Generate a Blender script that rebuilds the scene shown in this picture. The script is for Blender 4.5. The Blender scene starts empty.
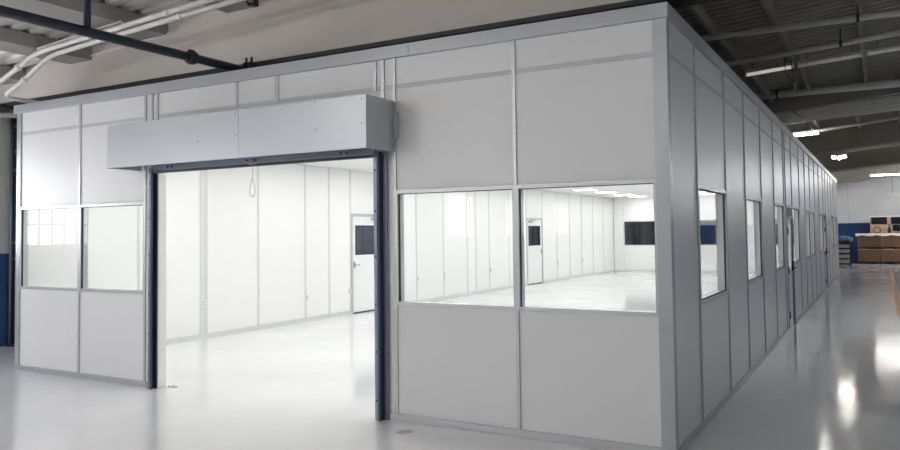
import bpy, bmesh, math, random
from mathutils import Vector, Matrix
random.seed(7)
S = bpy.context.scene
COL = S.collection

# ------------------------------------------------------------------ helpers
class MB:
    """collects boxes, tubes and sheets and links them as one mesh object"""
    def __init__(s):
        s.bm = bmesh.new()
    def box(s, x0, x1, y0, y1, z0, z1):
        v = [s.bm.verts.new((x, y, z)) for x in (x0, x1) for y in (y0, y1) for z in (z0, z1)]
        for f in ((0, 1, 3, 2), (4, 6, 7, 5), (0, 4, 5, 1), (2, 3, 7, 6), (0, 2, 6, 4), (1, 5, 7, 3)):
            s.bm.faces.new([v[i] for i in f])
        return s
    def hexa(s, c):
        """eight corners: bottom ring of four, then top ring of four"""
        v = [s.bm.verts.new(p) for p in c]
        for f in ((3, 2, 1, 0), (4, 5, 6, 7), (0, 1, 5, 4), (1, 2, 6, 5), (2, 3, 7, 6), (3, 0, 4, 7)):
            s.bm.faces.new([v[i] for i in f])
        return s
    def slope_box(s, x0, x1, y0, y1, zb0, zb1, zt0, zt1):
        return s.hexa([(x0, y0, zb0), (x1, y0, zb1), (x1, y1, zb1), (x0, y1, zb0),
                       (x0, y0, zt0), (x1, y0, zt1), (x1, y1, zt1), (x0, y1, zt0)])
    def prism(s, poly, axis, a, b):
        """extrude a 2D polygon along an axis from a to b"""
        def P(u, w, t):
            return {'x': (t, u, w), 'y': (u, t, w), 'z': (u, w, t)}[axis]
        A = [s.bm.verts.new(P(u, w, a)) for u, w in poly]
        B = [s.bm.verts.new(P(u, w, b)) for u, w in poly]
        n = len(poly)
        s.bm.faces.new(A); s.bm.faces.new(B[::-1])
        for i in range(n):
            s.bm.faces.new([A[i], B[i], B[(i + 1) % n], A[(i + 1) % n]])
        return s
    def tube(s, pts, r, n=12, closed=False):
        pts = [Vector(p) for p in pts]
        rings = []
        N = len(pts)
        up = None
        for i, p in enumerate(pts):
            if closed:
                d = (pts[(i + 1) % N] - pts[i - 1]).normalized()
            else:
                d = (pts[min(i + 1, N - 1)] - pts[max(i - 1, 0)]).normalized()
            if up is None:
                up = Vector((0, 0, 1)) if abs(d.z) < .9 else Vector((1, 0, 0))
            a = d.cross(up).normalized(); b = a.cross(d).normalized(); up = b
            rr = r[i] if isinstance(r, (list, tuple)) else r
            rings.append([s.bm.verts.new(p + (a * math.cos(t) + b * math.sin(t)) * rr)
                          for t in [2 * math.pi * k / n for k in range(n)]])
        for i in range(N if closed else N - 1):
            A, B = rings[i], rings[(i + 1) % N]
            for k in range(n):
                f = s.bm.faces.new([A[k], A[(k + 1) % n], B[(k + 1) % n], B[k]]); f.smooth = True
        if not closed:
            s.bm.faces.new(rings[0][::-1]); s.bm.faces.new(rings[-1])
        return s
    def ball(s, c, r, sz=1.0):
        m = Matrix.Translation(c) @ Matrix.Diagonal((1, 1, sz, 1))
        res = bmesh.ops.create_uvsphere(s.bm, u_segments=16, v_segments=10, radius=r, matrix=m)
        for v in res['verts']:
            for f in v.link_faces: f.smooth = True
        return s
    def build(s, name, m, parent=None, bevel=0.0):
        bm = s.bm
        bmesh.ops.recalc_face_normals(bm, faces=bm.faces)
        if bevel:
            es = [e for e in bm.edges if len(e.link_faces) == 2 and e.calc_face_angle(0) > .6]
            bmesh.ops.bevel(bm, geom=es, offset=bevel, segments=2, affect='EDGES', profile=.6)
        if parent is not None:
            o_ = WORLD.get(parent.name, Vector((0, 0, 0)))
            if o_.length: bmesh.ops.translate(bm, verts=bm.verts, vec=-o_)
        me = bpy.data.meshes.new(name); bm.to_mesh(me); bm.free()
        me.materials.append(m)
        o = bpy.data.objects.new(name, me); COL.objects.link(o)
        if parent is not None:
            o.parent = parent
            WORLD[o.name] = WORLD.get(parent.name, Vector((0, 0, 0))).copy()
        return o
WORLD = {}

def tag(o, label=None, cat=None, group=None, kind=None):
    if label: o['label'] = label
    if cat: o['category'] = cat
    if group: o['group'] = group
    if kind: o['kind'] = kind
    return o
def thing(name, loc, label, cat, group=None):
    o = bpy.data.objects.new(name, None); COL.objects.link(o)
    o.location = loc; o.empty_display_size = .1
    WORLD[o.name] = Vector(loc)
    return tag(o, label, cat, group)
def struct(o):
    o['kind'] = 'structure'; return o
def copy_thing(root, loc, label, group=None):
    r = root.copy(); COL.objects.link(r); r.location = loc; r['label'] = label
    if group: r['group'] = group
    for ch in list(root.children):
        c = ch.copy(); COL.objects.link(c); c.parent = r
        for g in list(ch.children):
            d = g.copy(); COL.objects.link(d); d.parent = c
    return r

# ------------------------------------------------------------------ materials
def mat(name, col, rough=.5, metal=0., noise=0., nscale=3., bump=0., bscale=40., spec=.5, stretch=(1, 1, 1)):
    m = bpy.data.materials.new(name); m.use_nodes = True
    nt = m.node_tree; b = nt.nodes['Principled BSDF']
    b.inputs['Base Color'].default_value = (*col, 1)
    b.inputs['Roughness'].default_value = rough
    b.inputs['Metallic'].default_value = metal
    b.inputs['Specular IOR Level'].default_value = spec
    if noise or bump:
        tc = nt.nodes.new('ShaderNodeTexCoord'); mp = nt.nodes.new('ShaderNodeMapping')
        mp.inputs['Scale'].default_value = stretch
        nt.links.new(tc.outputs['Object'], mp.inputs['Vector'])
    if noise:
        n = nt.nodes.new('ShaderNodeTexNoise'); n.inputs['Scale'].default_value = nscale
        n.inputs['Detail'].default_value = 6
        nt.links.new(mp.outputs['Vector'], n.inputs['Vector'])
        r = nt.nodes.new('ShaderNodeMapRange')
        r.inputs['From Min'].default_value = .3; r.inputs['From Max'].default_value = .7
        r.inputs['To Min'].default_value = 1 - noise; r.inputs['To Max'].default_value = 1 + noise
        nt.links.new(n.outputs['Fac'], r.inputs['Value'])
        mx = nt.nodes.new('ShaderNodeVectorMath'); mx.operation = 'SCALE'
        mx.inputs[0].default_value = col
        nt.links.new(r.outputs['Result'], mx.inputs['Scale'])
        nt.links.new(mx.outputs['Vector'], b.inputs['Base Color'])
    if bump:
        n2 = nt.nodes.new('ShaderNodeTexNoise'); n2.inputs['Scale'].default_value = bscale
        nt.links.new(mp.outputs['Vector'], n2.inputs['Vector'])
        bp = nt.nodes.new('ShaderNodeBump'); bp.inputs['Strength'].default_value = bump
        bp.inputs['Distance'].default_value = .01
        nt.links.new(n2.outputs['Fac'], bp.inputs['Height']); nt.links.new(bp.outputs['Normal'], b.inputs['Normal'])
    return m
def emis(name, col, strength):
    m = bpy.data.materials.new(name); m.use_nodes = True
    nt = m.node_tree; b = nt.nodes['Principled BSDF']
    b.inputs['Base Color'].default_value = (.8, .8, .8, 1)
    b.inputs['Emission Color'].default_value = (*col, 1)
    b.inputs['Emission Strength'].default_value = strength
    return m
def glass(name, tint=(.99, .995, .99)):
    m = bpy.data.materials.new(name); m.use_nodes = True
    nt = m.node_tree; nt.nodes.clear()
    out = nt.nodes.new('ShaderNodeOutputMaterial'); mix = nt.nodes.new('ShaderNodeMixShader')
    tr = nt.nodes.new('ShaderNodeBsdfTransparent'); tr.inputs['Color'].default_value = (*tint, 1)
    gl = nt.nodes.new('ShaderNodeBsdfGlossy'); gl.inputs['Roughness'].default_value = .0
    lw = nt.nodes.new('ShaderNodeLayerWeight'); lw.inputs['Blend'].default_value = .5
    pw = nt.nodes.new('ShaderNodeMath'); pw.operation = 'POWER'; pw.inputs[1].default_value = 5
    ma = nt.nodes.new('ShaderNodeMath'); ma.operation = 'MULTIPLY_ADD'
    ma.inputs[1].default_value = .4; ma.inputs[2].default_value = .012
    nt.links.new(lw.outputs['Facing'], pw.inputs[0]); nt.links.new(pw.outputs[0], ma.inputs[0])
    nt.links.new(ma.outputs[0], mix.inputs['Fac'])
    nt.links.new(tr.outputs[0], mix.inputs[1]); nt.links.new(gl.outputs[0], mix.inputs[2])
    nt.links.new(mix.outputs[0], out.inputs['Surface'])
    return m
def dado(name, z, lo, hi, rough=.6, joint_axis=0, joint=1.5):
    """painted concrete: colour lo below height z, hi above, with fine vertical joints"""
    m = mat(name, hi, rough)
    nt = m.node_tree; b = nt.nodes['Principled BSDF']
    tc = nt.nodes.new('ShaderNodeTexCoord'); sp = nt.nodes.new('ShaderNodeSeparateXYZ')
    nt.links.new(tc.outputs['Object'], sp.inputs[0])
    gt = nt.nodes.new('ShaderNodeMath'); gt.operation = 'GREATER_THAN'; gt.inputs[1].default_value = z
    nt.links.new(sp.outputs['Z'], gt.inputs[0])
    md = nt.nodes.new('ShaderNodeMath'); md.operation = 'PINGPONG'; md.inputs[1].default_value = joint
    nt.links.new(sp.outputs[joint_axis], md.inputs[0])
    jt = nt.nodes.new('ShaderNodeMath'); jt.operation = 'LESS_THAN'; jt.inputs[1].default_value = .012
    nt.links.new(md.outputs[0], jt.inputs[0])
    n = nt.nodes.new('ShaderNodeTexNoise'); n.inputs['Scale'].default_value = 1.2; n.inputs['Detail'].default_value = 5
    nt.links.new(tc.outputs['Object'], n.inputs['Vector'])
    mx = nt.nodes.new('ShaderNodeMix'); mx.data_type = 'RGBA'
    mx.inputs[6].default_value = (*lo, 1); mx.inputs[7].default_value = (*hi, 1)
    nt.links.new(gt.outputs[0], mx.inputs[0])
    m2 = nt.nodes.new('ShaderNodeMix'); m2.data_type = 'RGBA'; m2.blend_type = 'MULTIPLY'
    m2.inputs[7].default_value = (.75, .75, .75, 1)
    nt.links.new(jt.outputs[0], m2.inputs[0]); nt.links.new(mx.outputs[2], m2.inputs[6])
    r = nt.nodes.new('ShaderNodeMapRange'); r.inputs['From Min'].default_value = .3; r.inputs['From Max'].default_value = .7
    r.inputs['To Min'].default_value = .95; r.inputs['To Max'].default_value = 1.03
    nt.links.new(n.outputs['Fac'], r.inputs['Value'])
    vs = nt.nodes.new('ShaderNodeVectorMath'); vs.operation = 'SCALE'
    nt.links.new(m2.outputs[2], vs.inputs[0]); nt.links.new(r.outputs[0], vs.inputs['Scale'])
    nt.links.new(vs.outputs[0], b.inputs['Base Color'])
    return m

M = {}
M['panel'] = mat('panel_white', (.735, .732, .742), .36, 0, .012, 1.2, .02, 25, spec=.32)
M['inner'] = mat('inner_panel_white', (.80, .80, .79), .45)
M['seal'] = mat('panel_seal', (.52, .53, .55), .5)
M['alu'] = mat('aluminium_trim', (.52, .53, .55), .38, .5)
M['inner_alu'] = mat('inner_trim', (.66, .67, .67), .4, .2)
M['fascia'] = mat('fascia_grey', (.42, .44, .47), .35, .25, .02, 2)
M['hood'] = mat('hood_galvanised', (.52, .545, .58), .34, .30, .03, 1.5)
M['gasket'] = mat('gasket_dark', (.03, .035, .045), .55)
M['steel'] = mat('guide_steel_navy', (.045, .065, .10), .45, .35)
M['steel_l'] = mat('guide_steel_grey', (.22, .26, .32), .4, .5)
M['cord'] = mat('cord_grey', (.50, .50, .49), .8)
M['white_pl'] = mat('white_plastic', (.78, .78, .77), .4)
M['glass'] = glass('clear_glass')
M['door'] = mat('door_white', (.78, .79, .79), .35)
M['chrome'] = mat('chrome', (.6, .6, .62), .25, .9)
M['concrete'] = mat('concrete_beige', (.60, .56, .515), .8, 0, .10, .7, .25, 12)
M['concrete_d'] = mat('concrete_grey', (.33, .315, .29), .8, 0, .10, .6, .25, 12)
M['deck'] = mat('deck_white_metal', (.74, .725, .70), .5, .1, .05, 2)
M['deck_dim'] = mat('deck_shaded_metal', (.28, .26, .22), .55, .2, .06, 2)  # same deck darkened, dimness of the hall put into the colour
M['concrete_h'] = mat('concrete_brown', (.27, .245, .21), .8, 0, .10, .6, .25, 12)
M['navy'] = mat('navy_pipe_paint', (.012, .017, .036), .45)
M['conduit'] = mat('white_conduit', (.74, .725, .70), .45, 0, .04, 4)
M['pipe'] = mat('grey_pipe', (.42, .39, .35), .5, .2)
M['black'] = mat('black_metal', (.015, .015, .018), .5)
M['lamp'] = emis('lamp_tube_lit', (1, .97, .92), 30)
M['lampoff'] = mat('lamp_tube_unlit', (.75, .70, .62), .3)
M['tube_glow'] = emis('unlit_tube_glow', (1, .90, .74), .2)  # unlit tubes, faint glow stands in for light falling on them
M['tube_glow2'] = emis('unlit_tube_faint_glow', (1, .90, .74), .035)  # weaker stand-in glow for the other unlit tubes
M['baylamp'] = emis('bay_lamp_tube', (1, .98, .95), 53)
M['fill_tube'] = emis('added_fill_tube', (.84, .92, 1), 40)
M['far_fill_tube'] = emis('added_far_fill_tube', (.95, .97, 1), 95)
M['bulb'] = emis('bulb_lit', (1, .95, .85), 30)
M['troffer'] = emis('troffer_diffuser', (1, 1, .965), 8.4)
M['sky'] = emis('daylight_pane', (.93, .95, 1.0), 7.0)
M['crate'] = mat('brown_board', (.115, .056, .025), .75, 0, .25, 9, .3, 20, stretch=(1, 1, 4))
M['batten'] = mat('brown_batten', (.17, .09, .045), .7, 0, .15, 6)
M['pine'] = mat('pale_wood', (.46, .30, .20), .6, 0, .08, 5)
M['sheet'] = mat('white_sheet', (.80, .80, .80), .5, 0, .05, 6, .4, 12)
M['bluewrap'] = mat('blue_plastic_wrap', (.12, .22, .40), .25, 0, .6, 14, .8, 16)
M['tray'] = mat('pale_tray', (.45, .42, .38), .55, 0, .06, 6)
M['tape'] = mat('orange_floor_tape', (.55, .30, .13), .5, 0, .3, 8)
M['exit'] = mat('exit_sign_white', (.82, .80, .76), .4)
M['red'] = mat('exit_letter_red', (.75, .22, .06), .5)
M['darkglass'] = mat('dark_glass', (.008, .010, .016), .12)
M['rooftop'] = mat('roof_board', (.3, .3, .3), .9)
M['wall_left'] = dado('paint_left_wall', 1.45, (.022, .07, .20), (.62, .61, .59), .6, 1, 3.0)
M['wall_back'] = dado('paint_back_wall', 1.9, (.004, .036, .15), (.60, .595, .60), .6, 0, 1.15)
M['wall_other'] = dado('paint_other_walls', 1.45, (.022, .07, .20), (.60, .59, .57), .6, 0, 3.0)

M['wall_ribbed'] = mat('ribbed_grey_sheet', (.30, .33, .39), .5, .2, .45, 1.4, 0, 40, stretch=(3, 3, .15))

def floor_material():
    m = bpy.data.materials.new('epoxy_floor'); m.use_nodes = True
    nt = m.node_tree; b = nt.nodes['Principled BSDF']; L = nt.links.new
    tc = nt.nodes.new('ShaderNodeTexCoord')
    n1 = nt.nodes.new('ShaderNodeTexNoise'); n1.inputs['Scale'].default_value = .55; n1.inputs['Detail'].default_value = 7
    n1.inputs['Roughness'].default_value = .6
    L(tc.outputs['Object'], n1.inputs['Vector'])
    cr = nt.nodes.new('ShaderNodeValToRGB')
    cr.color_ramp.elements[0].position = .3; cr.color_ramp.elements[0].color = (.66, .665, .68, 1)
    cr.color_ramp.elements[1].position = .7; cr.color_ramp.elements[1].color = (.75, .755, .77, 1)
    L(n1.outputs['Fac'], cr.inputs[0])
    # small dark specks and scuffs
    n2 = nt.nodes.new('ShaderNodeTexVoronoi'); n2.inputs['Scale'].default_value = 1.9
    L(tc.outputs['Object'], n2.inputs['Vector'])
    lt = nt.nodes.new('ShaderNodeMath'); lt.operation = 'LESS_THAN'; lt.inputs[1].default_value = .022
    L(n2.outputs['Distance'], lt.inputs[0])
    mx = nt.nodes.new('ShaderNodeMix'); mx.data_type = 'RGBA'
    mx.inputs[7].default_value = (.12, .11, .10, 1)
    L(lt.outputs[0], mx.inputs[0]); L(cr.outputs[0], mx.inputs[6])
    # a tan chip in the coating near the front wall
    ds = nt.nodes.new('ShaderNodeVectorMath'); ds.operation = 'DISTANCE'; ds.inputs[1].default_value = (-2.21, -.31, 0)
    wob = nt.nodes.new('ShaderNodeTexNoise'); wob.inputs['Scale'].default_value = 22
    L(tc.outputs['Object'], wob.inputs['Vector'])
    wa = nt.nodes.new('ShaderNodeMath'); wa.operation = 'MULTIPLY_ADD'; wa.inputs[1].default_value = .14; 
    L(wob.outputs['Fac'], wa.inputs[0]); L(ds.outputs['Value'], wa.inputs[2]); L(tc.outputs['Object'], ds.inputs[0])
    l2 = nt.nodes.new('ShaderNodeMath'); l2.operation = 'LESS_THAN'; l2.inputs[1].default_value = .135
    L(wa.outputs[0], l2.inputs[0])
    m3 = nt.nodes.new('ShaderNodeMix'); m3.data_type = 'RGBA'; m3.inputs[7].default_value = (.45, .36, .26, 1)
    L(l2.outputs[0], m3.inputs[0]); L(mx.outputs[2], m3.inputs[6])
    L(m3.outputs[2], b.inputs['Base Color'])
    n3 = nt.nodes.new('ShaderNodeTexNoise'); n3.inputs['Scale'].default_value = 1.6; n3.inputs['Detail'].default_value = 5
    L(tc.outputs['Object'], n3.inputs['Vector'])
    rr = nt.nodes.new('ShaderNodeMapRange'); rr.inputs['From Min'].default_value = .3; rr.inputs['From Max'].default_value = .7
    rr.inputs['To Min'].default_value = .07; rr.inputs['To Max'].default_value = .14
    L(n3.outputs['Fac'], rr.inputs['Value']); L(rr.outputs[0], b.inputs['Roughness'])
    n4 = nt.nodes.new('ShaderNodeTexNoise'); n4.inputs['Scale'].default_value = 4.5; n4.inputs['Detail'].default_value = 3
    mp = nt.nodes.new('ShaderNodeMapping'); mp.inputs['Scale'].default_value = (.35, 2.2, 1)
    L(tc.outputs['Object'], mp.inputs['Vector']); L(mp.outputs['Vector'], n4.inputs['Vector'])
    bp = nt.nodes.new('ShaderNodeBump'); bp.inputs['Strength'].default_value = .16; bp.inputs['Distance'].default_value = .01
    L(n4.outputs['Fac'], bp.inputs['Height']); L(bp.outputs['Normal'], b.inputs['Normal'])
    b.inputs['Specular IOR Level'].default_value = .6
    return m
M['floor'] = floor_material()

# ------------------------------------------------------------------ building shell
XL, XR, YF, YB = -10.65, 8.0, -28.0, 35.6
YW = .5
def deck_z(x): return 4.84 + .083 * x
struct(MB().box(XL - .2, XR + .2, YF - .2, YB + .2, -.2, 0).build('floor', M['floor']))
struct(MB().box(XL - .2, XL, YF - .2, 2.6, 0, 6).build('wall_left', M['wall_left']))
struct(MB().box(XL - .2, XL, 2.6, YB + .2, 0, 6).build('wall_left_rear', M['wall_ribbed']))
struct(MB().box(XR, XR + .2, YF - .2, YB + .2, 0, 6.2).build('wall_right', M['wall_left']))
struct(MB().box(-8.3, XR, YB, YB + .2, 0, 6).build('wall_back', M['wall_back']))
struct(MB().box(XL, -8.3, YB, YB + .2, 0, 6).build('wall_back_corner', M['wall_ribbed']))
struct(MB().box(XL, XR, YF - .2, YF, 0, 6).build('wall_front', M['wall_other']))
# corrugated deck, ribs running along x
def deck(y0, y1, m, name):
    poly = []
    y = y0
    while y < y1 - .01:
        poly += [(y, 0), (y + .10, 0), (y + .125, .045), (y + .20, .045)]
        y += .225
    b = MB()
    def prof(x):
        return [b.bm.verts.new((x, py, deck_z(x) + pz)) for py, pz in poly] + \
               [b.bm.verts.new((x, y1, deck_z(x) + .12)), b.bm.verts.new((x, poly[0][0], deck_z(x) + .12))]
    A, B = prof(XL), prof(XR)
    for k in range(len(A)):
        b.bm.faces.new([A[k], A[(k + 1) % len(A)], B[(k + 1) % len(A)], B[k]])
    struct(b.build(name, m))
deck(YF, YW + .1, M['deck'], 'ceiling')
deck(YW + .1, YB, M['deck_dim'], 'ceiling_hall')
# concrete header over the cleanroom front, then girders over the aisle
struct(MB().slope_box(XL, XR, YW, YW + .22, 3.645, 3.645, deck_z(XL), deck_z(XR)).build('wall_header', M['concrete']))
struct(MB().box(XL, XR, YW - .012, YW + .26, 3.60, 3.645).build('trim_1', M['black']))
struct(MB().slope_box(-7.8, -6.0, YW - .03, YW, 4.06, 4.16, 4.08, 4.18).build('trim_2', M['conduit']))
def girder(y, z0, s, n, th=.25):
    struct(MB().slope_box(XL, XR, y, y + th, z0 + s * XL, z0 + s * XR, deck_z(XL), deck_z(XR)).build('wall_girder_' + n, M['concrete_h']))
girder(13.0, 4.41, .088, 'near')
girder(20.5, 4.03, .083, 'middle', .3)
girder(28.0, 4.03, .072, 'far', .3)
girder(34.3, 3.82, .100, 'back', .3)
# roof beams along y
n = 3
def beam(x, y0, y1, w, d=.25, m='concrete_d'):
    global n
    struct(MB().box(x, x + w, y0, y1, deck_z(x) - d, deck_z(x) + .03).build('trim_%d' % n, M[m])); n += 1
for i in range(-2, 11):
    beam(-6.15 - .47 + 1.47 * i, YF, YW, .47, .14)
for x in (-1.7, -.76, .087, 1.163, 2.2, 3.2, 4.2, 5.2, 6.2):
    beam(x, YW + .22, 13.0, .062, .16, 'concrete_h')
for x in (-.2, .85, 1.9, 3.0):
    beam(x, 13.25, 34.0, .10, .2, 'concrete_h')
# left wall windows with small panes, sills above the blue dado
def wall_window(k, y0, y1, z0=1.58, z1=2.9):
    f = MB(); xo = XL + .002
    f.box(xo, xo + .07, y0 - .05, y0, z0 - .05, z1 + .05).box(xo, xo + .07, y1, y1 + .05, z0 - .05, z1 + .05)
    f.box(xo, xo + .07, y0, y1, z0 - .05, z0).box(xo, xo + .07, y0, y1, z1, z1 + .05)
    for i in range(1, 8):
        yy = y0 + (y1 - y0) * i / 8; f.box(xo, xo + .05, yy - .012, yy + .012, z0, z1)
    for i in range(1, 4):
        zz = z0 + (z1 - z0) * i / 4; f.box(xo, xo + .048, y0, y1, zz - .014, zz + .014)
    o = struct(f.build('window_%d' % k, M['conduit']))
    MB().box(xo, xo + .02, y0, y1, z0, z1).build('pane', M['sky'], o)
for k, (a, c) in enumerate([(-2.5, -.75), (-7.1, -5.4), (-11.6, -9.9), (-16.7, -15.0), (-21, -19.3), (-25.6, -23.9)]):
    wall_window(k + 1, a, c)

# ------------------------------------------------------------------ the cleanroom
H, ZF, ZS = 3.43, 3.315, 3.05           # top, underside of fascia, upper joint
W0, W1 = 1.06, 2.07                     # window sill and head
LX, DY, T = -8.42, 25.16, .08
CR = thing('modular_cleanroom', (0, 0, 0), 'large white modular cleanroom of panel walls with windows, standing on the glossy floor', 'cleanroom')
def panel(x0, x1, y0, y1, z0, z1, name='wall_panel', m='panel'):
    return MB().box(x0, x1, y0, y1, z0, z1).build(name, M[m], CR, .003)

def front_window(x0, x1):
    f = MB(); e = .013
    ya, yb = -.012, T + .012
    f.box(x0, x0 + e, ya, yb, W0 - .02, W1 + .02).box(x1 - e, x1, ya, yb, W0 - .02, W1 + .02)
    f.box(x0 + e, x1 - e, ya, yb, W0 - .02, W0 + .012).box(x0 + e, x1 - e, ya, yb, W1 - .012, W1 + .02)
    w = f.build('window', M['alu'], CR)
    g = MB(); q = .007
    g.box(x0 + e, x0 + e + q, .004, .022, W0 + .012, W1 - .012).box(x1 - e - q, x1 - e, .004, .022, W0 + .012, W1 - .012)
    g.box(x0 + e + q, x1 - e - q, .004, .022, W1 - .012 - q, W1 - .012)
    g.build('gasket', M['gasket'], w)
    MB().box(x0 + e + q, x1 - e - q, .012, .018, W0 + .012, W1 - .020).build('pane', M['glass'], w)
def front_col(x0, x1, win):
    if win:
        panel(x0, x1, 0, T, .06, W0 - .02); panel(x0, x1, 0, T, W1 + .02, ZS - .02)
        front_window(x0, x1)
    else:
        panel(x0, x1, 0, T, .06, ZS - .02)
    panel(x0, x1, .0, T, ZS + .02, ZF)
    MB().box(x0, x1, -.004, T, ZS - .02, ZS + .02).build('rail', M['seal'], CR)
def mullion(x0, x1, z0=.06, z1=ZF, p=.012):
    MB().box(x0, x1, -p, T + p, z0, z1).build('mullion', M['alu'], CR, .002)
FX = [(-8.33, -7.125, True), (-7.095, -5.935, True), (-2.475, -1.295, True), (-1.262, -.103, True)]
for a, c, w in FX: front_col(a, c, w)
front_col(-2.60, -2.505, False)
mullion(-7.125, -7.095); mullion(-5.935, -5.905); mullion(-5.815, -5.79); mullion(-5.74, -5.70)
panel(-5.905, -5.815, 0, T, .06, ZF); panel(-5.79, -5.74, 0, T, .06, ZF)
mullion(-2.505, -2.475); mullion(-1.295, -1.262); mullion(-2.64, -2.60)
# strips over the door opening
for a, c in ((-5.70, -4.50), (-4.47, -3.95), (-3.90, -2.72), (-2.69, -2.64)):
    panel(a, c, 0, T, ZS + .02, ZF)
for a, c in ((-4.50, -4.47), (-3.95, -3.90), (-2.72, -2.69)):
    mullion(a, c, ZS - .02)
MB().box(-5.70, -2.64, -.004, T, ZS - .02, ZS + .02).build('rail', M['seal'], CR)
panel(-5.70, -2.64, 0, T, 2.46, ZS - .02)
# inner jamb of the opening
for a, c in ((-5.699, -5.690), (-2.650, -2.641)):
    MB().box(a, c, -.008, T + .02, 0, 2.459).build('jamb', M['inner'], CR, .003)
# posts, fascia, base track
MB().box(LX, -8.33, -.014, .10, 0, ZF).build('corner_post', M['fascia'], CR, .003)
MB().box(-.103, .008, -.014, .075, 0, ZF).build('corner_post', M['fascia'], CR, .003)
MB().box(LX - .05, -2.32, -.03, T + .01, ZF, H).build('fascia', M['fascia'], CR, .003)
MB().box(-2.318, .022, -.03, T + .01, ZF, H).build('fascia', M['fascia'], CR, .003)
MB().box(-.07, .022, T + .011, DY + .03, ZF, H).build('fascia', M['fascia'], CR, .003)
MB().box(-8.33, -5.87, -.018, T + .018, 0, .06).build('base_track', M['alu'], CR, .003)
MB().box(-2.595, -.103, -.018, T + .018, 0, .06).build('base_track', M['alu'], CR, .003)
MB().box(-T - .018, .018, .075, 7.93, 0, .055).build('base_track', M['alu'], CR, .003)
MB().box(-T - .018, .018, 8.93, 17.25, 0, .055).build('base_track', M['alu'], CR, .003)
MB().box(-T - .018, .018, 18.30, DY, 0, .055).build('base_track', M['alu'], CR, .003)

# right-hand side wall
def side_window(y0, y1):
    f = MB(); e = .03
    xa, xb = -T - .012, .012
    f.box(xa, xb, y0, y0 + e, W0 - .02, W1 + .02).box(xa, xb, y1 - e, y1, W0 - .02, W1 + .02)
    f.box(xa, xb, y0 + e, y1 - e, W0 - .02, W0 + .012).box(xa, xb, y0 + e, y1 - e, W1 - .012, W1 + .02)
    w = f.build('window', M['alu'], CR)
    g = MB(); q = .012
    g.box(-.02, -.004, y0 + e, y0 + e + q, W0 + .012, W1 - .012).box(-.02, -.004, y1 - e - q, y1 - e, W0 + .012, W1 - .012)
    g.box(-.02, -.004, y0 + e + q, y1 - e - q, W1 - .012 - q, W1 - .012).box(-.02, -.004, y0 + e + q, y1 - e - q, W0 + .012, W0 + .012 + q)
    g.build('gasket', M['gasket'], w)
    MB().box(-.052, -.046, y0 + e, y1 - e, W0 + .012, W1 - .012).build('pane', M['glass'], w)
SY = [(.075, .967, 0), (.967, 2.353, 1), (2.353, 3.63, 0), (3.63, 5.0, 1), (5.0, 6.36, 0), (6.36, 7.65, 1), (7.65, 7.93, 0),
      (7.93, 8.93, 2), (8.93, 10.35, 1), (10.35, 11.6, 0), (11.6, 12.87, 1), (12.87, 14.2, 1), (14.2, 15.65, 0),
      (15.65, 17.25, 1), (17.25, 18.30, 2), (18.30, 19.6, 0), (19.6, 20.9, 0), (20.9, 22.3, 1), (22.3, 23.1, 0), (23.1, 24.4, 1), (24.4, DY, 0)]
SM = .022
def side_door(y0, y1, label):
    f = MB(); e = .05
    f.box(-T - .01, .016, y0, y0 + e, 0, 2.09).box(-T - .01, .016, y1 - e, y1, 0, 2.09)
    f.box(-T - .01, .016, y0 + e, y1 - e, 2.05, 2.09).box(-T - .01, .016, y0 + e, y1 - e, 1.86, 1.90)
    d = f.build('door', M['steel_l'], CR); d['label'] = label
    MB().box(-.045, -.04, y0 + e, y1 - e, 1.90, 2.05).build('transom_pane', M['glass'], d)
    l = MB(); a, c = y0 + e + .005, y1 - e - .005; s = .11
    l.box(-.06, -.015, a, a + s, .012, 1.855).box(-.06, -.015, c - s, c, .012, 1.855)
    l.box(-.06, -.015, a + s, c - s, .012, .98).box(-.06, -.015, a + s, c - s, 1.76, 1.855)
    l.build('door_leaf', M['panel'], d, .003)
    MB().box(-.041, -.035, a + s, c - s, .98, 1.76).build('pane', M['glass'], d)
    h = MB().box(-.015, .02, c - .075, c - .03, .95, 1.12).tube([(.012, c - .05, 1.0), (.05, c - .05, 1.0), (.05, c - .16, 1.0)], .011, 8)
    h.build('handle', M['black'], d)
    for z in (.25, 1.0, 1.65): MB().tube([(.018, y0 + e, z - .06), (.018, y0 + e, z + .06)], .014, 8).build('hinge', M['black'], d)
for i, (a, c, k) in enumerate(SY):
    a1, c1 = a + (SM / 2 if i else 0), c - SM / 2
    if k == 0:
        panel(-T, 0, a1, c1, .055, ZS - .015)
    elif k == 1:
        panel(-T, 0, a1, c1, .055, W0 - .02); panel(-T, 0, a1, c1, W1 + .02, ZS - .015); side_window(a1, c1)
    else:
        panel(-T, 0, a1, c1, 2.09, ZS - .015)
        side_door(a, c, 'narrow glazed side door with a transom, nearer the corner' if a < 10 else 'narrow glazed side door with a transom, toward the far end')
    panel(-T, 0, a1, c1, ZS + .015, ZF)
    MB().box(-T, .005, a1, c1, ZS - .015, ZS + .015).build('rail', M['seal'], CR)
    if i:
        z0 = 2.09 if SY[i - 1][2] == 2 and k == 2 else .055
        MB().box(-T - .01, .014, a - SM / 2, a + SM / 2, z0, ZF).build('mullion', M['alu'], CR)
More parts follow.
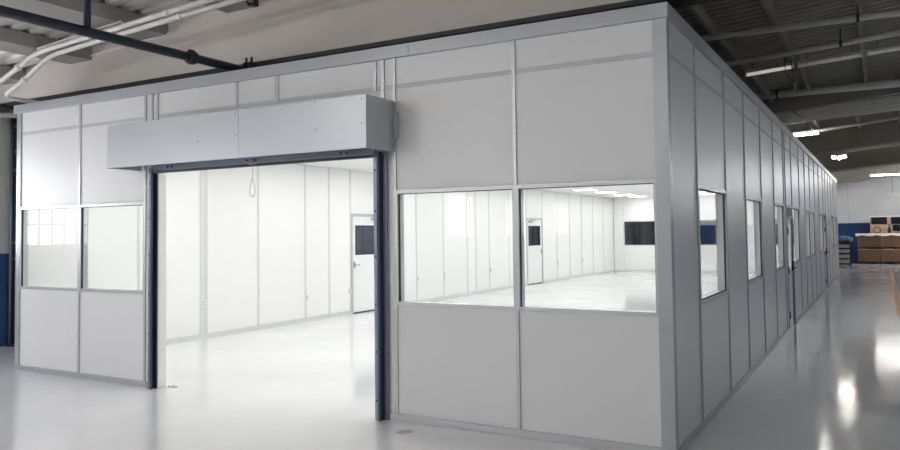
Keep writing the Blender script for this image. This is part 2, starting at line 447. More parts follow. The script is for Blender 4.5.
# left wall (seen from inside) and back wall
IX = -8.375
LY = [.10, 1.82, 3.02, 3.14, 4.34, 5.61, 6.34, 7.05, 8.20, 9.64, 10.93, 12.21, 12.70, 13.52, 14.85, 16.12, 17.42, 18.68, 19.93, 21.17, 22.45, 23.72, 25.06]
for a, c in zip(LY[:-1], LY[1:]):
    if c - a < .2:
        MB().box(IX - T, IX + .006, a + .024, c - .024, .08, 3.04).build('utility_chase', M['inner_alu'], CR, .003)
    elif 7 < a < 7.1 or 16 < a < 16.2:
        MB().box(IX - T, IX, a + .012, c - .012, 2.12, 3.04).build('inner_wall_panel', M['inner'], CR, .003)
    else:
        MB().box(IX - T, IX, a + .012, c - .012, .08, 3.04).build('inner_wall_panel', M['inner'], CR, .003)
for a in LY[1:-1]:
    MB().box(IX - T, IX + .008, a - .022, a + .022, .08, 3.04).build('inner_mullion', M['inner_alu'], CR)
def inner_base(a, c):
    MB().box(IX - T, IX + .012, a, c, 0, .08).build('inner_base_track', M['inner_alu'], CR)
inner_base(.10, 7.06); inner_base(8.19, 16.13); inner_base(17.41, 25.06)
def inner_door(y0, y1, label, flip=False):
    f = MB(); e = .05
    f.box(IX - T, IX + .02, y0, y0 + e, 0, 2.12).box(IX - T, IX + .02, y1 - e, y1, 0, 2.12).box(IX - T, IX + .02, y0 + e, y1 - e, 2.07, 2.12)
    d = f.build('door', M['alu'], CR); d['label'] = label
    a, c = y0 + e + .004, y1 - e - .004
    wa, wc, za, zc = a + .10, c - .14, 1.24, 1.87
    l = MB().box(IX - .05, IX, a, wa, .03, 2.065).box(IX - .05, IX, wc, c, .03, 2.065)
    l.box(IX - .05, IX, wa, wc, .03, za).box(IX - .05, IX, wa, wc, zc, 2.065)
    l.build('door_leaf', M['door'], d)
    g = MB(); q = .022
    g.box(IX - .05, IX + .008, wa, wa + q, za, zc).box(IX - .05, IX + .008, wc - q, wc, za, zc)
    g.box(IX - .05, IX + .008, wa + q, wc - q, za, za + q).box(IX - .05, IX + .008, wa + q, wc - q, zc - q, zc)
    g.build('window_bead', M['gasket'], d)
    MB().box(IX - .03, IX - .024, wa + q, wc - q, za + q, zc - q).build('pane', M['glass'], d)
    hy, sg = (c - .055, -1) if flip else (a + .055, 1)      # latch side
    ky = a if flip else c                                   # hinge side
    MB().box(IX, IX + .006, hy - .025, hy + .025, .97, 1.10).tube([(IX + .003, hy, 1.03), (IX + .055, hy, 1.03), (IX + .055, hy + sg * .125, 1.03)], .011, 8).build('handle', M['chrome'], d)
    k0, k1 = sorted((ky - sg * .10, ky - sg * .36))
    MB().box(IX, IX + .06, k0, k1, 1.985, 2.04).tube([(IX + .05, ky - sg * .14, 2.0), (IX + .20, ky - sg * .22, 2.03), (IX + .02, ky - sg * .36, 2.08)], .009, 6).build('door_closer', M['chrome'], d)
    MB().box(IX - .05, IX + .004, a, c, .0, .028).build('door_sweep', M['gasket'], d)
inner_door(7.06, 8.19, 'white interior door with a small window and closer, seen through the roll-up opening')
inner_door(16.13, 17.41, 'white interior door with a small window and closer, seen through the right front window', True)
# back wall: panels with windows
BI, BO = 25.06, 25.14
BXW = [(-7.95, -6.62, 1), (-6.62, -5.35, 0), (-5.35, -4.08, 1), (-4.08, -2.75, 0), (-2.75, -1.42, 1), (-1.42, -.08, 0), (IX, -7.95, 0)]
for a, c, k in BXW:
    a1, c1 = a + .012, c - .012
    if k:
        MB().box(a1, c1, BI, BO, .08, W0).build('inner_wall_panel', M['inner'], CR); MB().box(a1, c1, BI, BO, W1, 3.04).build('inner_wall_panel', M['inner'], CR)
        e = .03
        f = MB().box(a1, a1 + e, BI - .01, BO, W0, W1).box(c1 - e, c1, BI - .01, BO, W0, W1).box(a1 + e, c1 - e, BI - .01, BO, W0, W0 + e).box(a1 + e, c1 - e, BI - .01, BO, W1 - e, W1)
        w = f.build('window', M['alu'], CR)
        MB().box(a1 + e, c1 - e, BI + .03, BI + .036, W0 + e, W1 - e).build('pane', M['glass'], w)
    else:
        MB().box(a1, c1, BI, BO, .08, 3.04).build('inner_wall_panel', M['inner'], CR)
    if c < -1: MB().box(c - .012, c + .012, BI - .006, BO, .08, 3.04).build('inner_mullion', M['inner_alu'], CR)
MB().box(IX, -.10, BI - .01, BO, 0, .08).build('inner_base_track', M['inner_alu'], CR)
MB().box(LX, .0, BO + .001, DY, ZF - .3, H).build('fascia', M['fascia'], CR)
MB().box(IX - T, -T - .013, T + .013, BO, 3.045, 3.12).build('ceiling_panel', M['inner'], CR)
MB().box(-.30, -.001, T + .02, DY - .02, H - .012, H).build('roof_flashing', M['fascia'], CR)

# recessed ceiling lights
rows = [24.1, 22.3, 20.1, 17.9, 15.7, 13.5, 11.3, 9.1, 6.9, 4.7, 2.5, .9]  # last row added to brighten the wall behind the left front windows
cols = [-7.05, -4.25, -1.5]
order = {-7.05: 'left-hand', -4.25: 'middle', -1.5: 'right-hand'}
ords = ['far end wall', 'second', 'third', 'fourth', 'fifth', 'sixth', 'seventh', 'eighth', 'ninth', 'tenth', 'eleventh', 'added, twelfth']
proto = None
for cx_ in cols:
    for i, yy in enumerate(rows):
        lab = ('square white cleanroom ceiling light, %s row, ' % order[cx_]) + ('nearest the far end wall' if i == 0 else '%s from the far end wall' % ords[i])
        if proto is None:
            proto = thing('ceiling_light', (cx_, yy, 3.03), lab, 'ceiling light', 'recessed ceiling lights in the cleanroom')
            f = MB(); w, h, e = .34, .31, .025
            f.box(cx_ - w, cx_ - w + e, yy - h, yy + h, 3.03, 3.045).box(cx_ + w - e, cx_ + w, yy - h, yy + h, 3.03, 3.045)
            f.box(cx_ - w + e, cx_ + w - e, yy - h, yy - h + e, 3.03, 3.045).box(cx_ - w + e, cx_ + w - e, yy + h - e, yy + h, 3.03, 3.045)
            f.build('frame', M['white_pl'], proto)
            MB().box(cx_ - w + e, cx_ + w - e, yy - h + e, yy + h - e, 3.034, 3.044).build('diffuser', M['troffer'], proto)
        else:
            copy_thing(proto, (cx_, yy, 3.03), lab)
# wall outlets on the left inner wall
oy = [(3.08, .58, 'white wall outlet on the wide mullion nearest the roll-up opening'),
      (5.64, .47, 'white wall outlet on the mullion halfway to the near interior door'),
      (7.0, .50, 'white wall outlet beside the near interior door'),
      (9.68, .60, 'white wall outlet seen at the left side of the left front window'),
      (10.97, .62, 'white wall outlet seen in the middle of the left front window'),
      (13.56, .62, 'white wall outlet seen toward the right of the left front window'),
      (18.72, .6, 'white wall outlet just past the far interior door'),
      (21.2, .6, 'white wall outlet well past the far interior door')]
for yy, z, lab in oy:
    t = thing('wall_outlet', (IX + .01, yy, z), lab, 'outlet', 'outlets along the inner wall')
    MB().box(IX + .009, IX + .035, yy - .03, yy + .03, z - .05, z + .05).build('cover_plate', M['white_pl'], t, .004)
    MB().box(IX + .035, IX + .038, yy - .016, yy + .016, z + .010, z + .035).box(IX + .035, IX + .038, yy - .016, yy + .016, z - .035, z - .010).build('socket', M['seal'], t)

# ------------------------------------------------------------------ roll-up door
RD = thing('roll_up_door', (-4.2, -.1, 0), 'grey roll-up door with long coil hood and dark guides in the front wall', 'roll-up door')
hz0, hz1, hd = 2.445, 2.915, -.45
for a, c in ((-5.97, -4.018), (-4.012, -2.503)):
    h = MB()
    h.box(a, c, hd, hd + .012, hz0, hz1)                                  # face
    h.box(a, c, hd + .012, -.016, hz1 - .012, hz1)                         # top
    h.box(a, c, hd + .012, hd + .03, hz0, hz0 + .012)                      # bottom lip
    o = h.build('hood', M['hood'], RD, .003)
    for xx, zz in ((c - .55, hz0 + .20), (c - .55, hz1 - .02), (c - .035, hz0 + .22), (c - .035, hz1 - .04)):
        MB().ball((xx, hd - .001, zz), .007).build('screw', M['steel_l'], o)
for a, c in ((-5.982, -5.97), (-2.503, -2.491)):
    e = MB().box(a, c, hd, -.016, hz0, hz1)
    if c > -3: e.box(-2.491, -2.44, -.026, -.016, hz0 + .12, hz1 - .10).box(-2.491, -2.42, -.026, -.016, hz1 - .012, hz1 - .004)
    else: e.box(-6.07, -5.982, -.06, -.016, hz0, hz0 + .012)
    e.build('end_plate', M['hood'], RD, .002)
MB().tube([(-5.9, -.22, 2.69), (-2.56, -.22, 2.69)], .15, 28).build('door_coil', M['hood'], RD)
bar = MB().box(-5.69, -2.674, -.085, -.03, 2.425, 2.50).box(-5.69, -2.674, -.12, -.085, 2.425, 2.433)
bb = bar.build('bottom_bar', M['steel_l'], RD, .003)
MB().box(-5.69, -2.674, -.085, -.03, 2.40, 2.425).build('bottom_seal', M['gasket'], bb)
for x in (-5.45, -5.38, -4.26, -4.16, -3.05, -2.98): MB().ball((x, -.086, 2.46), .012).build('bolt', M['black'], bb)
def guide(x0, x1, side):
    """channel x0..x1 open towards the doorway, with a wall angle on its outer side"""
    ya, yb = -.092, -.020
    g = MB()
    g.box(x0, x1, ya, ya + .007, 0, 2.45).box(x0, x1, yb - .007, yb, 0, 2.45)
    if side < 0: g.box(x0, x0 + .008, ya + .007, yb - .007, 0, 2.45)
    else: g.box(x1 - .008, x1, ya + .007, yb - .007, 0, 2.45)
    o = g.build('guide_rail', M['steel'], RD)
    if side < 0: a = MB().box(x0 - .050, x0 - .002, -.030, -.019, 0, 2.45)
    else: a = MB().box(x1 + .002, x1 + .045, -.030, -.019, 0, 2.45)
    a.build('wall_angle', M['steel_l'], o)
    xs = x0 + .006 if side > 0 else x0 + .004
    MB().box(xs, xs + .034, ya - .006, ya - .0005, 0, 2.40).build('wear_strip', M['steel_l'], o)
    for z in (.18, .62, 1.05, 1.48, 1.9, 2.28):
        MB().ball((xs + .017, ya - .007, z), .009).build('bolt', M['black'], o)
guide(-5.752, -5.692, -1); guide(-2.672, -2.612, 1)
# pull cord with a loop at its end
qx, qy = -4.175, -.095
cd = MB().tube([(qx, qy, 2.43 - .034 * i) for i in range(6)], .003, 6)
lp = []
for k in range(24):
    t = 2 * math.pi * k / 24
    lp.append((qx + .033 * math.sin(t) * (1 - .5 * math.cos(t)), qy, 2.175 + .09 * math.cos(t)))
cd.tube(lp, .0035, 6, True)
cd.tube([(qx - .09, qy, 2.455), (qx - .045, qy, 2.415), (qx, qy, 2.43), (qx + .045, qy, 2.415), (qx + .09, qy, 2.455)], .0035, 6)
tag(cd.build('pull_cord', M['cord'], RD), 'thin grey pull cord ending in a loop')
st = MB().box(-5.66, -5.54, .10, .14, 0, .018).ball((-5.58, .12, .022), .014)
tag(st.build('floor_stop', M['white_pl'], None, .004), 'small white floor stop inside the roll-up opening by its left jamb', 'door stop')

# ------------------------------------------------------------------ pipes and conduits
sx, sz = -4.78, 3.54
SP = thing('sprinkler_pipe', (sx, -2, sz), 'dark navy sprinkler pipe sloping across the upper left, with a vertical drop', 'pipe')
MB().tube([(sx, -9, sz), (sx, .60, sz)], .046, 20).build('main_pipe', M['navy'], SP)
MB().tube([(sx, -1.53, sz), (sx, -1.53, deck_z(sx) - .002)], .033, 16).build('riser', M['navy'], SP)
cp = MB().tube([(sx, -.40, sz), (sx, -.37, sz), (sx, -.32, sz), (sx, -.29, sz)], [.058, .072, .072, .058], 20).build('coupling', M['black'], SP)
MB().tube([(sx, -.38, sz + .066), (sx, -.31, sz + .066)], .018, 8).build('bolt', M['black'], cp)
for dx in (.09, .17):
    MB().box(sx + dx - .014, sx + dx + .014, .30, .40, 3.50, 3.60).tube([(sx + dx, .34, 3.58), (sx + dx, .34, 3.66)], .014, 8).build('clamp', M['black'], SP)

def smooth_path(pts, r=.18, k=6):
    P = [Vector(p) for p in pts]; out = [P[0]]
    for i in range(1, len(P) - 1):
        a = (P[i - 1] - P[i]); c = (P[i + 1] - P[i])
        q = min(r, a.length * .45, c.length * .45)
        A_, C_ = P[i] + a.normalized() * q, P[i] + c.normalized() * q
        for j in range(k + 1):
            t = j / k
            out.append(A_ * (1 - t) ** 2 + P[i] * 2 * t * (1 - t) + C_ * t ** 2)
    out.append(P[-1]); return out
def conduit(path, r, label, clamps):
    t = thing('conduit_pipe', path[0], label, 'conduit', 'white conduits under the roof')
    MB().tube(smooth_path(path), r, 16).build('pipe', M['conduit'], t)
    for p, d in clamps:
        p = Vector(p); d = Vector(d).normalized()
        MB().tube([p - d * .03, p + d * .03], r * 1.25, 16).build('coupling', M['conduit'], t)
yc = -.3
conduit([(-9.6, yc, 2.92), (-8.31, yc, 3.678), (-7.53, yc, 3.955), (-5.479, yc, 4.07), (-2.5, yc, 4.24)], .031,
        'upper thick white conduit bending along the roof at upper left', [((-7.9, yc, 3.822), (1, 0, .36)), ((-5.2, yc, 4.085), (1, 0, .06)), ((-6.3, yc, 4.018), (1, 0, .06))])
conduit([(-8.27, 1.6, 3.47), (-8.27, .30, 3.475), (-8.27, yc, 3.485), (-7.836, yc, 3.626), (-7.27, yc, 3.885), (-5.479, yc, 3.99), (-2.5, yc, 4.14)], .028,
        'lower white conduit curling down over the left end of the cleanroom', [((-7.78, yc, 3.655), (1, 0, .5)), ((-5.0, yc, 4.017), (1, 0, .06))])
t = thing('thin_conduit', (-7.6, yc, 4.0), 'thin short white rod just above the two thick conduits', 'conduit')
MB().tube([(-7.55, yc + .02, 4.01), (-6.0, yc + .02, 4.115)], .014, 8).build('rod', M['conduit'], t)
MB().tube([(-6.0, yc + .02, 4.115), (-5.96, yc + .02, 4.09), (-5.93, yc + .02, 4.05)], .012, 8).build('end_bracket', M['conduit'], t)
for a, z in ((-6.02, 4.05), (-5.6, 4.07)):
    pass
t = thing('pipe_bracket', (-4.66, .42, 4.3), 'small black hook bracket on the beige header above the hood', 'bracket')
MB().box(-4.72, -4.66, .44, .5, 4.27, 4.62).tube([(-4.69, .45, 4.30), (-4.69, .38, 4.27), (-4.69, .33, 4.30), (-4.69, .32, 4.36)], .018, 8).build('hook', M['black'], t)
t = thing('wall_pipe', (-9.6, .9, 3.5), 'dark horizontal pipe meeting the column left of the cleanroom', 'pipe')
MB().tube([(-10.6, -.6, 3.66), (-9.35, .75, 3.58)], .035, 12).build('pipe', M['black'], t)
MB().tube([(-10.62, .10, 3.56), (-9.4, .95, 3.50)], .05, 12).build('sleeve', M['pipe'], t)

# navy steel column against the left wall
SC = thing('steel_column', (-10.5, 1.2, 0), 'dark navy steel column against the left wall beside the cleanroom', 'column')
cx0, cx1, cy0, cy1 = -10.645, -10.49, 1.22, 1.34
MB().box(cx0, cx1, cy0, cy0 + .02, 0, 3.72).box(cx0, cx1, cy1 - .02, cy1, 0, 3.72).box((cx0 + cx1) / 2 - .012, (cx0 + cx1) / 2 + .012, cy0 + .02, cy1 - .02, 0, 3.72).build('shaft', M['steel'], SC)
MB().box(cx0, cx1 + .04, cy0 - .07, cy1 + .03, 0, .03).build('base_plate', M['steel'], SC)
for z in (1.35, 1.6, 2.75, 3.05, 3.45):
    MB().box(cx0, cx1 + .02, cy0 - .02, cy0 - .001, z, z + .035).build('band', M['steel_l'], SC)
MB().tube([(cx0 + .06, cy0 - .04, .035), (cx0 + .06, cy0 - .04, 3.6)], .022, 12).build('downpipe', M['steel_l'], SC)
t = thing('wall_cable', (-10.62, .9, 2.1), 'black cable end hanging on the white left wall near the column', 'cable')
MB().tube([(-10.62, .72, 2.02), (-10.6, .86, 2.06), (-10.6, .93, 2.05), (-10.62, .97, 2.0)], .014, 8).ball((-10.61, .94, 2.06), .028).build('cable', M['black'], t)

# pipes over the aisle
def aisle_pipe(name, y, x0, x1, za, zb, r, label, m='pipe', hang=()):
    t = thing(name, (x0, y, za), label, 'pipe')
    MB().tube([(x0, y, za), (x1, y, zb)], r, 14).build('pipe', M[m], t)
    for x in hang:
        zz = za + (zb - za) * (x - x0) / (x1 - x0)
        MB().tube([(x, y, zz), (x, y, deck_z(x) - .0)], .010, 6).tube([(x - .02, y, zz), (x + .02, y, zz)], r * 1.2, 14).build('hanger', M['black'], t)
aisle_pipe('ceiling_pipe', 6.03, -3, 7.9, 4.60, 4.60, .045, 'nearest grey pipe crossing above the right aisle', hang=(1.19, 4.2), m='conduit')
aisle_pipe('ceiling_pipe', 7.9, -3, 7.9, 4.40, 5.18, .045, 'second grey pipe above the aisle, just in front of the unlit tubes', hang=(.9, 3), m='conduit')
aisle_pipe('ceiling_pipe', 12.4, -3, 7.9, 4.69, 4.69, .085, 'thick grey pipe crossing the front of the dark girder above the aisle', hang=(-.55, 3.2), m='conduit')
for i in range(6):
    y, sl = 14.2 + .11 * i, .072 - .004 * i
    z0 = 4.485 - .034 * i
    aisle_pipe('ceiling_pipe', y, -3, 7.9, z0 - sl * 2.14, z0 + sl * 8.76, .026,
               ['first', 'second', 'third', 'fourth', 'fifth', 'sixth'][i] + ' from the top in the bundle of pale pipes above the aisle', 'conduit')
aisle_pipe('ceiling_pipe', 17.0, -3, 7.9, 4.02, 5.20, .045, 'pale pipe running just above the lit aisle tube lamp', 'pipe')
aisle_pipe('ceiling_pipe', 20.3, -3, 7.9, 3.75, 4.72, .075, 'grey pipe along the lower edge of the girder above the bulb cluster', 'pipe')
aisle_pipe('ceiling_pipe', 27.8, -3, 7.9, 3.72, 4.60, .075, 'grey pipe along the lower edge of the farthest brown girder', 'pipe')
# hanging black cable
t = thing('hanging_cable', (-.3, 14.2, 4.6), 'black cable crossing the pale pipe bundle down to the lit tube lamp', 'cable')
MB().tube(smooth_path([(-.55, 14.1, 4.62), (-.3, 14.15, 4.45), (-.12, 15.3, 4.32), (-.08, 16.45, 4.22)], .3), .016, 8).build('cable', M['black'], t)

# tube lamps
def tube_lamp(name, x0, x1, y, za, zb, label, lit, drop=True, group='tube lamps under the roof', hw=.05):
    """a batten fitting: slim housing, two tubes, two end caps, wire hangers"""
    t = thing(name, ((x0 + x1) / 2, y, (za + zb) / 2), label, 'tube lamp', group)
    h2 = hw * .6
    MB().hexa([(x0, y - hw, za + .03), (x1, y - hw, zb + .03), (x1, y + hw, zb + .03), (x0, y + hw, za + .03),
               (x0, y - h2, za + .085), (x1, y - h2, zb + .085), (x1, y + h2, zb + .085), (x0, y + h2, za + .085)]).build('housing', M['conduit'], t)
    for d in (-.026, .026):
        MB().tube([(x0 + .02, y + d, za), (x1 - .02, y + d, zb)], .020, 10).build('lamp_tube', M[lit], t)
    for xx, z in ((x0 + .004, za), (x1 - .004, zb)):
        MB().box(xx - .016, xx + .016, y - .05, y + .05, z - .03, z + .085).build('end_cap', M['conduit'], t)
    if drop:
        for f in (.15, .85):
            xx = x0 + (x1 - x0) * f; zz = za + (zb - za) * f
            MB().tube([(xx, y, zz + .08), (xx, y, deck_z(xx))], .006, 6).build('hanger', M['black'], t)
    return t
tube_lamp('tube_lamp', -.73, .09, 9.1, 4.555, 4.615, 'unlit tube lamp above the aisle, the one nearer the cleanroom edge', 'tube_glow')
tube_lamp('tube_lamp', .16, 1.18, 9.1, 4.62, 4.69, 'unlit tube lamp above the aisle, right of its neighbour', 'tube_glow2')
tube_lamp('tube_lamp', 1.26, 2.30, 9.1, 4.70, 4.77, 'unlit tube lamp above the aisle at the right edge of the photo', 'tube_glow2')
tube_lamp('tube_lamp', -1.15, .02, 16.5, 4.17, 4.22, 'lit white tube lamp beside the top edge of the cleanroom side wall', 'lamp', hw=.014)
tube_lamp('tube_lamp', 1.02, 2.2, 32.5, 3.985, 3.985, 'lit white tube lamp high in front of the back wall', 'lamp')
# cluster of bulbs
BC = thing('bulb_cluster', (.15, 24, 4.2), 'cluster of three bright bulbs hanging above the far aisle', 'lamp')
MB().box(.10, .20, 23.95, 24.05, 4.24, 4.32).tube([(.15, 24, 4.3), (.15, 24, 4.9)], .02, 8).build('mount', M['black'], BC)
for dx, dz in ((-.15, 0), (.02, -.035), (.17, .005)):
    bo = MB().ball((.15 + dx, 23.93, 4.17 + dz), .07, .85).build('bulb', M['bulb'], BC)
    MB().tube([(.15 + dx * .8, 23.95, 4.22 + dz), (.15 + dx * .3, 23.98, 4.28)], .025, 8).build('socket', M['black'], bo)
# shop tube lamps over the front bay
k = 0
for yy in (-5.0, -9.0, -13.0, -19.0):
    for xx in (-8.2, -5.0, -1.5, 3.2):
        if yy > -9 and (xx > -2 or xx < -6): continue
        k += 1
        zz = deck_z(xx) - .42
        tube_lamp('tube_lamp', xx - .6, xx + .6, yy, zz - .05, zz + .05, 'lit tube lamp above the front bay, outside the photo', 'baylamp', group='tube lamps over the front bay', hw=.012)
for yy in (1.5, 6, 11, 17, 24, 31):  # unseen lamps added to brighten the side wall and aisle floor
    tube_lamp('tube_lamp', 5.0, 6.2, yy, 4.55, 4.6, 'added fill tube lamp over the right of the aisle, out of view', 'fill_tube', group='added tube lamps far right of the aisle')

for yy, xx in ((32.5, 3.3), (32.5, 5.0), (33.2, 6.5), (32.5, -3.0), (28.5, 6.6)):  # unseen lamps added to brighten the back wall
    tube_lamp('tube_lamp', xx, xx + 1.2, yy, 3.99, 3.99, 'added fill tube lamp in the far rows of the hall, out of view', 'far_fill_tube', group='added tube lamps in the far rows')
for yy in (4, 12, 20):  # unseen lamps added to lift the view through the interior door panes
    tube_lamp('tube_lamp', -10.2, -9.0, yy, 3.7, 3.7, 'added fill tube lamp in the passage left of the cleanroom, out of sight', 'fill_tube', group='added tube lamps in the left passage')
t = thing('hanging_wire', (.0, 9, 4.5), 'thin black wires and hook hanging near the unlit tube lamp', 'wire')
MB().tube([(-.05, 9.0, 4.832), (-.04, 9.0, 4.5), (.10, 9.0, 4.30)], .007, 6).build('wire', M['black'], t)
MB().tube([(.06, 9.0, 4.84), (.06, 9.0, 4.62), (.12, 9.0, 4.30)], .007, 6).build('wire', M['black'], t)
MB().box(.085, .135, 8.98, 9.02, 4.18, 4.32).build('hook', M['pipe'], t)
# exit sign with two lamp heads
EX = thing('exit_sign', (1.98, 35.55, 3.1), 'small white exit sign with red letters and two lamp heads high on the back wall', 'exit sign')
ex, ez = 1.98, 3.22
MB().box(ex - .16, ex + .16, 35.50, 35.599, ez - .10, ez + .10).build('case', M['exit'], EX, .008)
for dx in (-.25, .25):
    MB().tube([(ex + dx, 35.56, ez + .03), (ex + dx, 35.46, ez + .01)], [.05, .075], 14).tube([(ex + dx * .6, 35.56, ez + .03), (ex + dx, 35.56, ez + .03)], .02, 8).build('lamp_head', M['exit'], EX)
MB().tube([(ex - .08, 35.58, ez + .1), (ex - .08, 35.58, 4.0)], .015, 8).build('conduit', M['pipe'], EX)
def word(text, x, y, z, size, m, parent):
    cu = bpy.data.curves.new('letters', 'FONT'); cu.body = text; cu.size = size; cu.extrude = .003
    cu.align_x = 'CENTER'; cu.align_y = 'CENTER'
    o = bpy.data.objects.new('tmp', cu); COL.objects.link(o)
    bpy.context.view_layer.update()
    me = bpy.data.meshes.new_from_object(o.evaluated_get(bpy.context.evaluated_depsgraph_get()))
    bpy.data.objects.remove(o)
    me.name = 'letters'; me.materials.clear(); me.materials.append(m)
    q = bpy.data.objects.new('letters', me); COL.objects.link(q)
    q.rotation_euler = (math.pi / 2, 0, 0); q.parent = parent
    q.location = Vector((x, y, z)) - WORLD[parent.name]
    return q
word('EXIT', ex, 35.494, ez, .125, M['red'], EX)

# ------------------------------------------------------------------ far end: crates, trays, partition
def crate(x0, x1, y0, y1, z0, z1, label):
    t = thing('crate', ((x0 + x1) / 2, (y0 + y1) / 2, z0), label, 'crate', 'brown crates at the far end')
    c = MB().box(x0 + .02, x1 - .02, y0 + .02, y1, z0 + .10, z1 - .03)
    c.build('body', M['crate'], t, .006)
    f = MB()
    for xx in (x0, x1 - .05): f.box(xx, xx + .05, y0, y0 + .019, z0 + .10, z1 - .03)
    f.build('corner_batten', M['batten'], t)
    MB().box(x0, x1, y0, y1, z1 - .03, z1).build('lid', M['pine'], t)
    p = MB()
    for xx in (x0 + .02, (x0 + x1) / 2 - .05, x1 - .12): p.box(xx, xx + .10, y0, y1, z0, z0 + .10)
    p.build('runner', M['black'], t)
CX = [(.40, 1.37), (1.40, 2.40), (2.43, 3.4)]
for i, (a, c) in enumerate(CX):
    w = ['leftmost stack', 'second stack from the left', 'third stack from the left'][i]
    crate(a, c, 34.0, 34.9, 0, .68, 'brown crate at the bottom of the %s by the back wall' % w)
    crate(a, c, 34.0, 34.9, .68, 1.36, 'brown crate on top of the %s by the back wall' % w)
# white sheet over the crates
b = MB(); nx = 40
for i in range(nx):
    x0, x1 = .32 + 3.0 * i / nx, .32 + 3.0 * (i + 1) / nx
    def zz(x): return 1.39 + .010 * math.sin(x * 9) + .008 * math.sin(x * 23 + 1)
    def lo(x): return 1.33 - .05 * abs(math.sin(x * 5.3)) 
    b.hexa([(x0, 33.96, lo(x0)), (x1, 33.96, lo(x1)), (x1, 34.0, lo(x1)), (x0, 34.0, lo(x0)),
            (x0, 33.96, zz(x0)), (x1, 33.96, zz(x1)), (x1, 34.0, zz(x1) + .01), (x0, 34.0, zz(x0) + .01)])
    b.hexa([(x0, 34.0, 1.361), (x1, 34.0, 1.361), (x1, 34.88, 1.361), (x0, 34.88, 1.361),
            (x0, 34.0, zz(x0) + .01), (x1, 34.0, zz(x1) + .01), (x1, 34.88, 1.40), (x0, 34.88, 1.40)])
bmesh.ops.remove_doubles(b.bm, verts=b.bm.verts, dist=.0005)
tag(b.build('plastic_sheet', M['sheet']), 'crumpled white plastic sheet lying over the brown crates', 'sheet')
# wooden partition with dark panes behind the crates
PT = thing('wooden_partition', (2.2, 35.2, 0), 'pale wooden partition with dark panes standing behind the crates', 'partition')
px0, px1, py = .92, 4.2, 35.1
f = MB().box(px0, px1, py, py + .08, 0, 1.82)
f.box(px0, px0 + .05, py, py + .08, 1.82, 2.16).box(1.62, 1.78, py, py + .08, 1.82, 2.16).box(2.9, 3.05, py, py + .08, 1.82, 2.16).box(px1 - .05, px1, py, py + .08, 1.82, 2.16)
f.build('frame', M['pine'], PT)
MB().box(px0 - .04, px1, py - .02, py + .10, 2.16, 2.22).build('cap', M['sheet'], PT)
for a, c in ((.97, 1.62), (1.78, 2.9), (3.05, 4.15)):
    MB().box(a, c, py + .02, py + .06, 1.82, 2.16).build('pane', M['darkglass'], PT)
# things on the sheet
t = thing('picture_frame', (1.2, 34.55, 1.42), 'small round-topped brown frame on the crates', 'frame')
ring = [(1.2 + .14 * math.cos(a) if abs(math.cos(a)) < 2 else 0, 34.6, 1.56 + .14 * math.sin(a)) for a in [2 * math.pi * k / 20 for k in range(20)]]
MB().tube(ring, .022, 8, True).build('ring', M['crate'], t)
MB().box(1.14, 1.26, 34.53, 34.67, 1.413, 1.43).build('foot', M['crate'], t)
t = thing('bottle', (1.70, 34.5, 1.42), 'dark bottle standing on the crates left of the black monitor', 'bottle')
MB().tube([(1.70, 34.5, 1.415), (1.70, 34.5, 1.62), (1.70, 34.5, 1.70), (1.70, 34.5, 1.74), (1.70, 34.5, 1.82)], [.075, .075, .04, .028, .026], 14).build('body', M['black'], t)
MB().tube([(1.70, 34.5, 1.82), (1.70, 34.5, 1.85)], .032, 10).build('cap', M['pine'], t)
t = thing('monitor', (2.0, 34.6, 1.42), 'black monitor standing on the crates at the right edge', 'monitor')
MB().box(1.83, 2.20, 34.58, 34.62, 1.50, 1.80).build('screen', M['darkglass'], t, .005)
MB().box(1.99, 2.04, 34.60, 34.64, 1.42, 1.52).box(1.9, 2.13, 34.5, 34.7, 1.413, 1.425).build('stand', M['black'], t)
# tray rack with blue wrap on top
TR = thing('tray_rack', (-.1, 31.2, 0), 'black rack of pale trays between the cleanroom and the crates', 'rack')
tx0, tx1, ty0, ty1 = -.62, .20, 30.9, 31.8
for xx in (tx0, tx1 - .04):
    for yy in (ty0, ty1 - .04): MB().box(xx, xx + .04, yy, yy + .04, .0, 1.0).build('leg', M['black'], TR)
MB().box(tx1 + .001, tx1 + .07, ty0 - .0, ty0 + .04, .85, .89).box(tx1 + .03, tx1 + .07, ty0 - .0, ty0 + .04, .2, .85).build('handle', M['black'], TR)
for k in range(4):
    z = .16 + .22 * k
    MB().box(tx0 + .045, tx1 - .045, ty0 - .01, ty1, z, z + .13).build('tray', M['tray'], TR, .01)
MB().box(tx0 + .045, tx1 - .045, ty1 + .001, ty1 + .02, .05, 1.0).build('gap_backing', M['black'], TR)  # black sheet added so the gaps between trays read dark
MB().box(tx0, tx1, ty0, ty1, 1.0, 1.04).build('top_shelf', M['black'], TR)
b = MB()
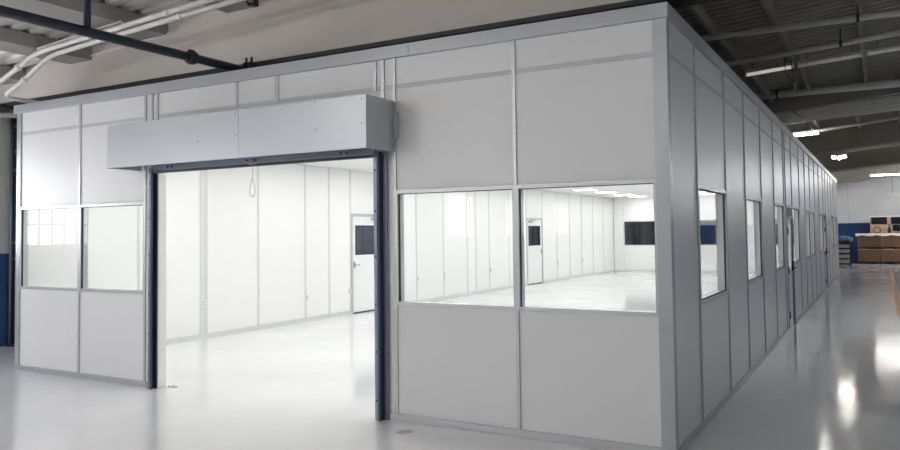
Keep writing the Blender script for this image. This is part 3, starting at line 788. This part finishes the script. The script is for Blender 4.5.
for k in range(9):
    b.ball((tx0 + .1 + .085 * k, ty0 + .15 + .3 * random.random(), 1.17 + .04 * random.random()), .12 + .07 * random.random(), .8)
tag(b.build('plastic_bundle', M['bluewrap']), 'crumpled blue plastic bundle piled on the tray rack', 'bundle')
# floor tape
t = thing('floor_tape', (1.65, 20, 0), 'worn orange tape line along the floor of the aisle', 'floor tape')
b = MB(); yy = 11.0
while yy < 29:
    ln = .4 + .9 * random.random(); b.box(1.60 + .01 * random.random(), 1.71, yy, yy + ln, 0, .002); yy += ln + .02 + .15 * random.random()
b.build('long_strip', M['tape'], t)
MB().box(.9, 1.6, 22.6, 22.7, 0, .002).build('cross_strip', M['tape'], t)

# ------------------------------------------------------------------ world, camera
w = bpy.data.worlds.new('world'); S.world = w; w.use_nodes = True
w.node_tree.nodes['Background'].inputs[0].default_value = (.6, .65, .7, 1)
w.node_tree.nodes['Background'].inputs[1].default_value = .05
cam = bpy.data.cameras.new('camera'); co = bpy.data.objects.new('camera', cam); COL.objects.link(co)
yaw, pit, rol = [math.radians(a) for a in (29.45406175, 2.30153939, -.70466408)]
f_px, cx, cy = 755.76085, 454.05925, 201.81282
fw = Vector((-math.sin(yaw) * math.cos(pit), math.cos(yaw) * math.cos(pit), math.sin(pit)))
rt = Vector((math.cos(yaw), math.sin(yaw), 0)); up = rt.cross(fw)
r2 = rt * math.cos(rol) + up * math.sin(rol); u2 = up * math.cos(rol) - rt * math.sin(rol)
mw = Matrix((r2, u2, -fw)).transposed().to_4x4(); mw.translation = (1.38697791, -5.77439815, 1.69967992)
co.matrix_world = mw
cam.sensor_width = 36; cam.lens = f_px * 36 / 900
cam.shift_x = (450 - cx) / 900; cam.shift_y = (cy - 225) / 900
cam.clip_end = 200
S.camera = co
S.view_settings.view_transform = 'Standard'; S.view_settings.look = 'None'
S.view_settings.gamma = 1; S.view_settings.use_curve_mapping = False
S.view_settings.exposure = 0.94
S.cycles.max_bounces = 12; S.cycles.diffuse_bounces = 6; S.cycles.transparent_max_bounces = 16
S.cycles.caustics_reflective = False; S.cycles.caustics_refractive = False
